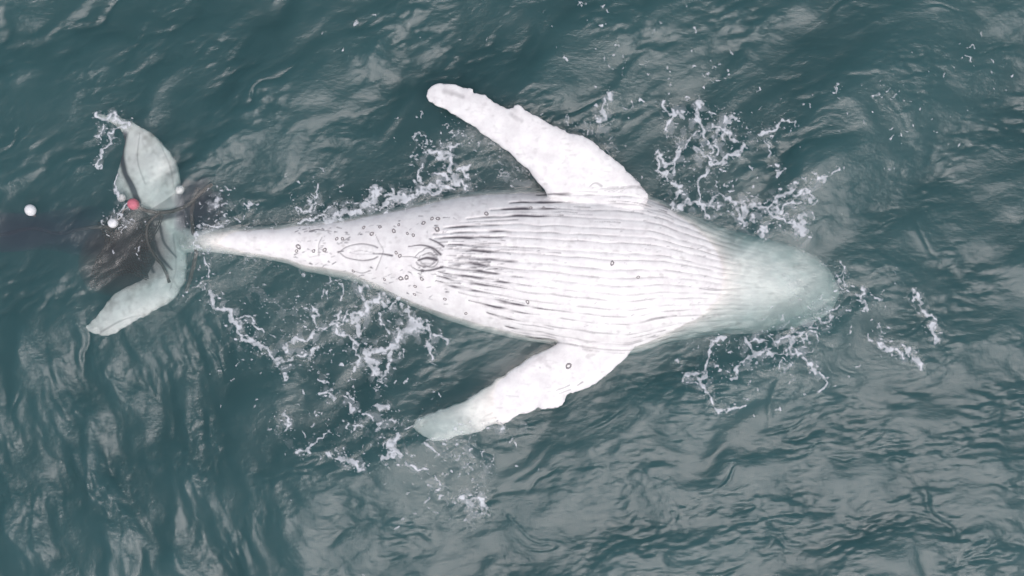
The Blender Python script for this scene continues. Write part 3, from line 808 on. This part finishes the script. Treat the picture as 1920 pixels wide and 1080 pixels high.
buoy(57, 394, 10.5, .01, m_white, 'white round float drifting alone at the left edge, away from the tail', .4)
buoy(212, 418, 9.5, .0, m_white, 'white float in foam beside the brown net, left of the tail flukes', 2.0)
buoy(228, 371, 8, -.035, m_white, 'small white float awash on the upper fluke, just left of the pink float', -1.0)
buoy(337, 356, 8.5, -.02, m_white, 'small white float at the root of the upper fluke, nearest the tail stock', 2.6)
buoy(250, 383, 11, .0, m_pink, 'faded pink float lying between the tail flukes', .9)

def P(px, py, z): return (wx(px, z), wy(py, z), z)
def rope(label, pts, r_, mat):
    o = pyobj('rope', tube([P(*p) for p in pts], r_), mat)
    return tag(o, label, 'rope', 'lines wound round the tail')
rope('dark rope running from the tail stock across the upper fluke to the pink float', [(398, 345, -.10), (378, 360, -.06), (352, 384, -.08), (322, 396, -.12), (290, 398, -.12), (262, 390, -.06), (250, 384, -.02)], .028, m_rope)
rope('dark rope looped down over the tail between stock and lower fluke', [(372, 352, -.14), (360, 392, -.12), (362, 430, -.12), (368, 470, -.16), (360, 510, -.22), (350, 545, -.35)], .03, m_rope)
rope('rope lying along the cleft of the lower fluke', [(300, 398, -.10), (278, 420, -.12), (276, 450, -.15), (290, 480, -.17), (306, 500, -.18), (318, 530, -.2)], .022, m_rope)
rope('thin pale line linking the pink float with the white float in the foam', [(248, 386, .01), (232, 394, .0), (226, 408, -.01), (214, 417, .0)], .012, m_pale)
rope('long slack rope trailing left from the net towards the lone float', [(215, 424, -.03), (160, 428, -.30), (110, 438, -.5), (60, 428, -.5), (0, 440, -.55), (-60, 436, -.6)], .03, m_rope)

# a drowned net: meshes of twine bunched into folds
shapes = []
rn = random.Random(9)
cx0, cy0 = 232, 470
def fold(u, v):
    # u along the bunch, v across: a crumpled sheet
    px = 182 + 112 * u + 14 * math.sin(5 * v + 2 * u) ; py = 405 + 120 * v + 12 * math.sin(6 * u + 1.3) - 18 * u * (1 - v)
    z = -.26 + .10 * math.sin(7 * u + 3 * v) + .06 * math.sin(11 * v - 4 * u) - .10 * v
    return (px + rn.uniform(-1.5, 1.5), py + rn.uniform(-1.5, 1.5), z)
NU, NV = 26, 26
for a in range(NU):
    shapes.append(tube([P(*fold(a / (NU - 1) + .03 * math.sin(b * .9), b / 9)) for b in range(10)], rn.uniform(.006, .010), 4))
for b in range(NV):
    shapes.append(tube([P(*fold(a / 9, b / (NV - 1) + .03 * math.sin(a * 1.1))) for a in range(10)], rn.uniform(.006, .010), 4))
net = pyobj('fishing_net', join(shapes), m_net)
tag(net, 'tangle of dark brown fishing net sunk behind the tail flukes', 'net')

# ------------------------------------------------------------------ discoloured water: silt and blood hanging round the tail
def murk(c, size, ss, sa, seed):
    m, n, l = material('murky_water')
    n.remove(n['Principled BSDF'])
    vol_nodes(n, l, n['Material Output'], ss, sa)
    bm = bmesh.new(); bmesh.ops.create_icosphere(bm, subdivisions=4, radius=1.0)
    r_ = np.random.default_rng(seed); k = r_.normal(size=(5, 3)) * 2.2; ph = r_.uniform(0, 6, 5)
    for v in bm.verts:
        p = np.array(v.co); f = 1 + .15 * sum(math.sin(float(k[i] @ p) + ph[i]) for i in range(5))
        v.co = Vector((p[0] * size[0] * f, p[1] * size[1] * f, p[2] * size[2]))
    me = bpy.data.meshes.new('murky_water'); bm.to_mesh(me); bm.free(); me.materials.append(m)
    o = link('murky_water', me); o.location = c
    tag(o, 'brownish murk drifting in the water round the tail', kind='stuff')
murk(P(248, 455, -.33), (.66, .56, .27), (.62, .46, .42), (1.1, 1.8, 1.75), 1)
murk(P(370, 385, -.30), (.40, .50, .26), (.66, .44, .58), (1.4, 2.1, 1.7), 2)
murk(P(80, 436, -.36), (1.35, .30, .28), (.42, .44, .54), (1.0, 1.6, 1.2), 3)
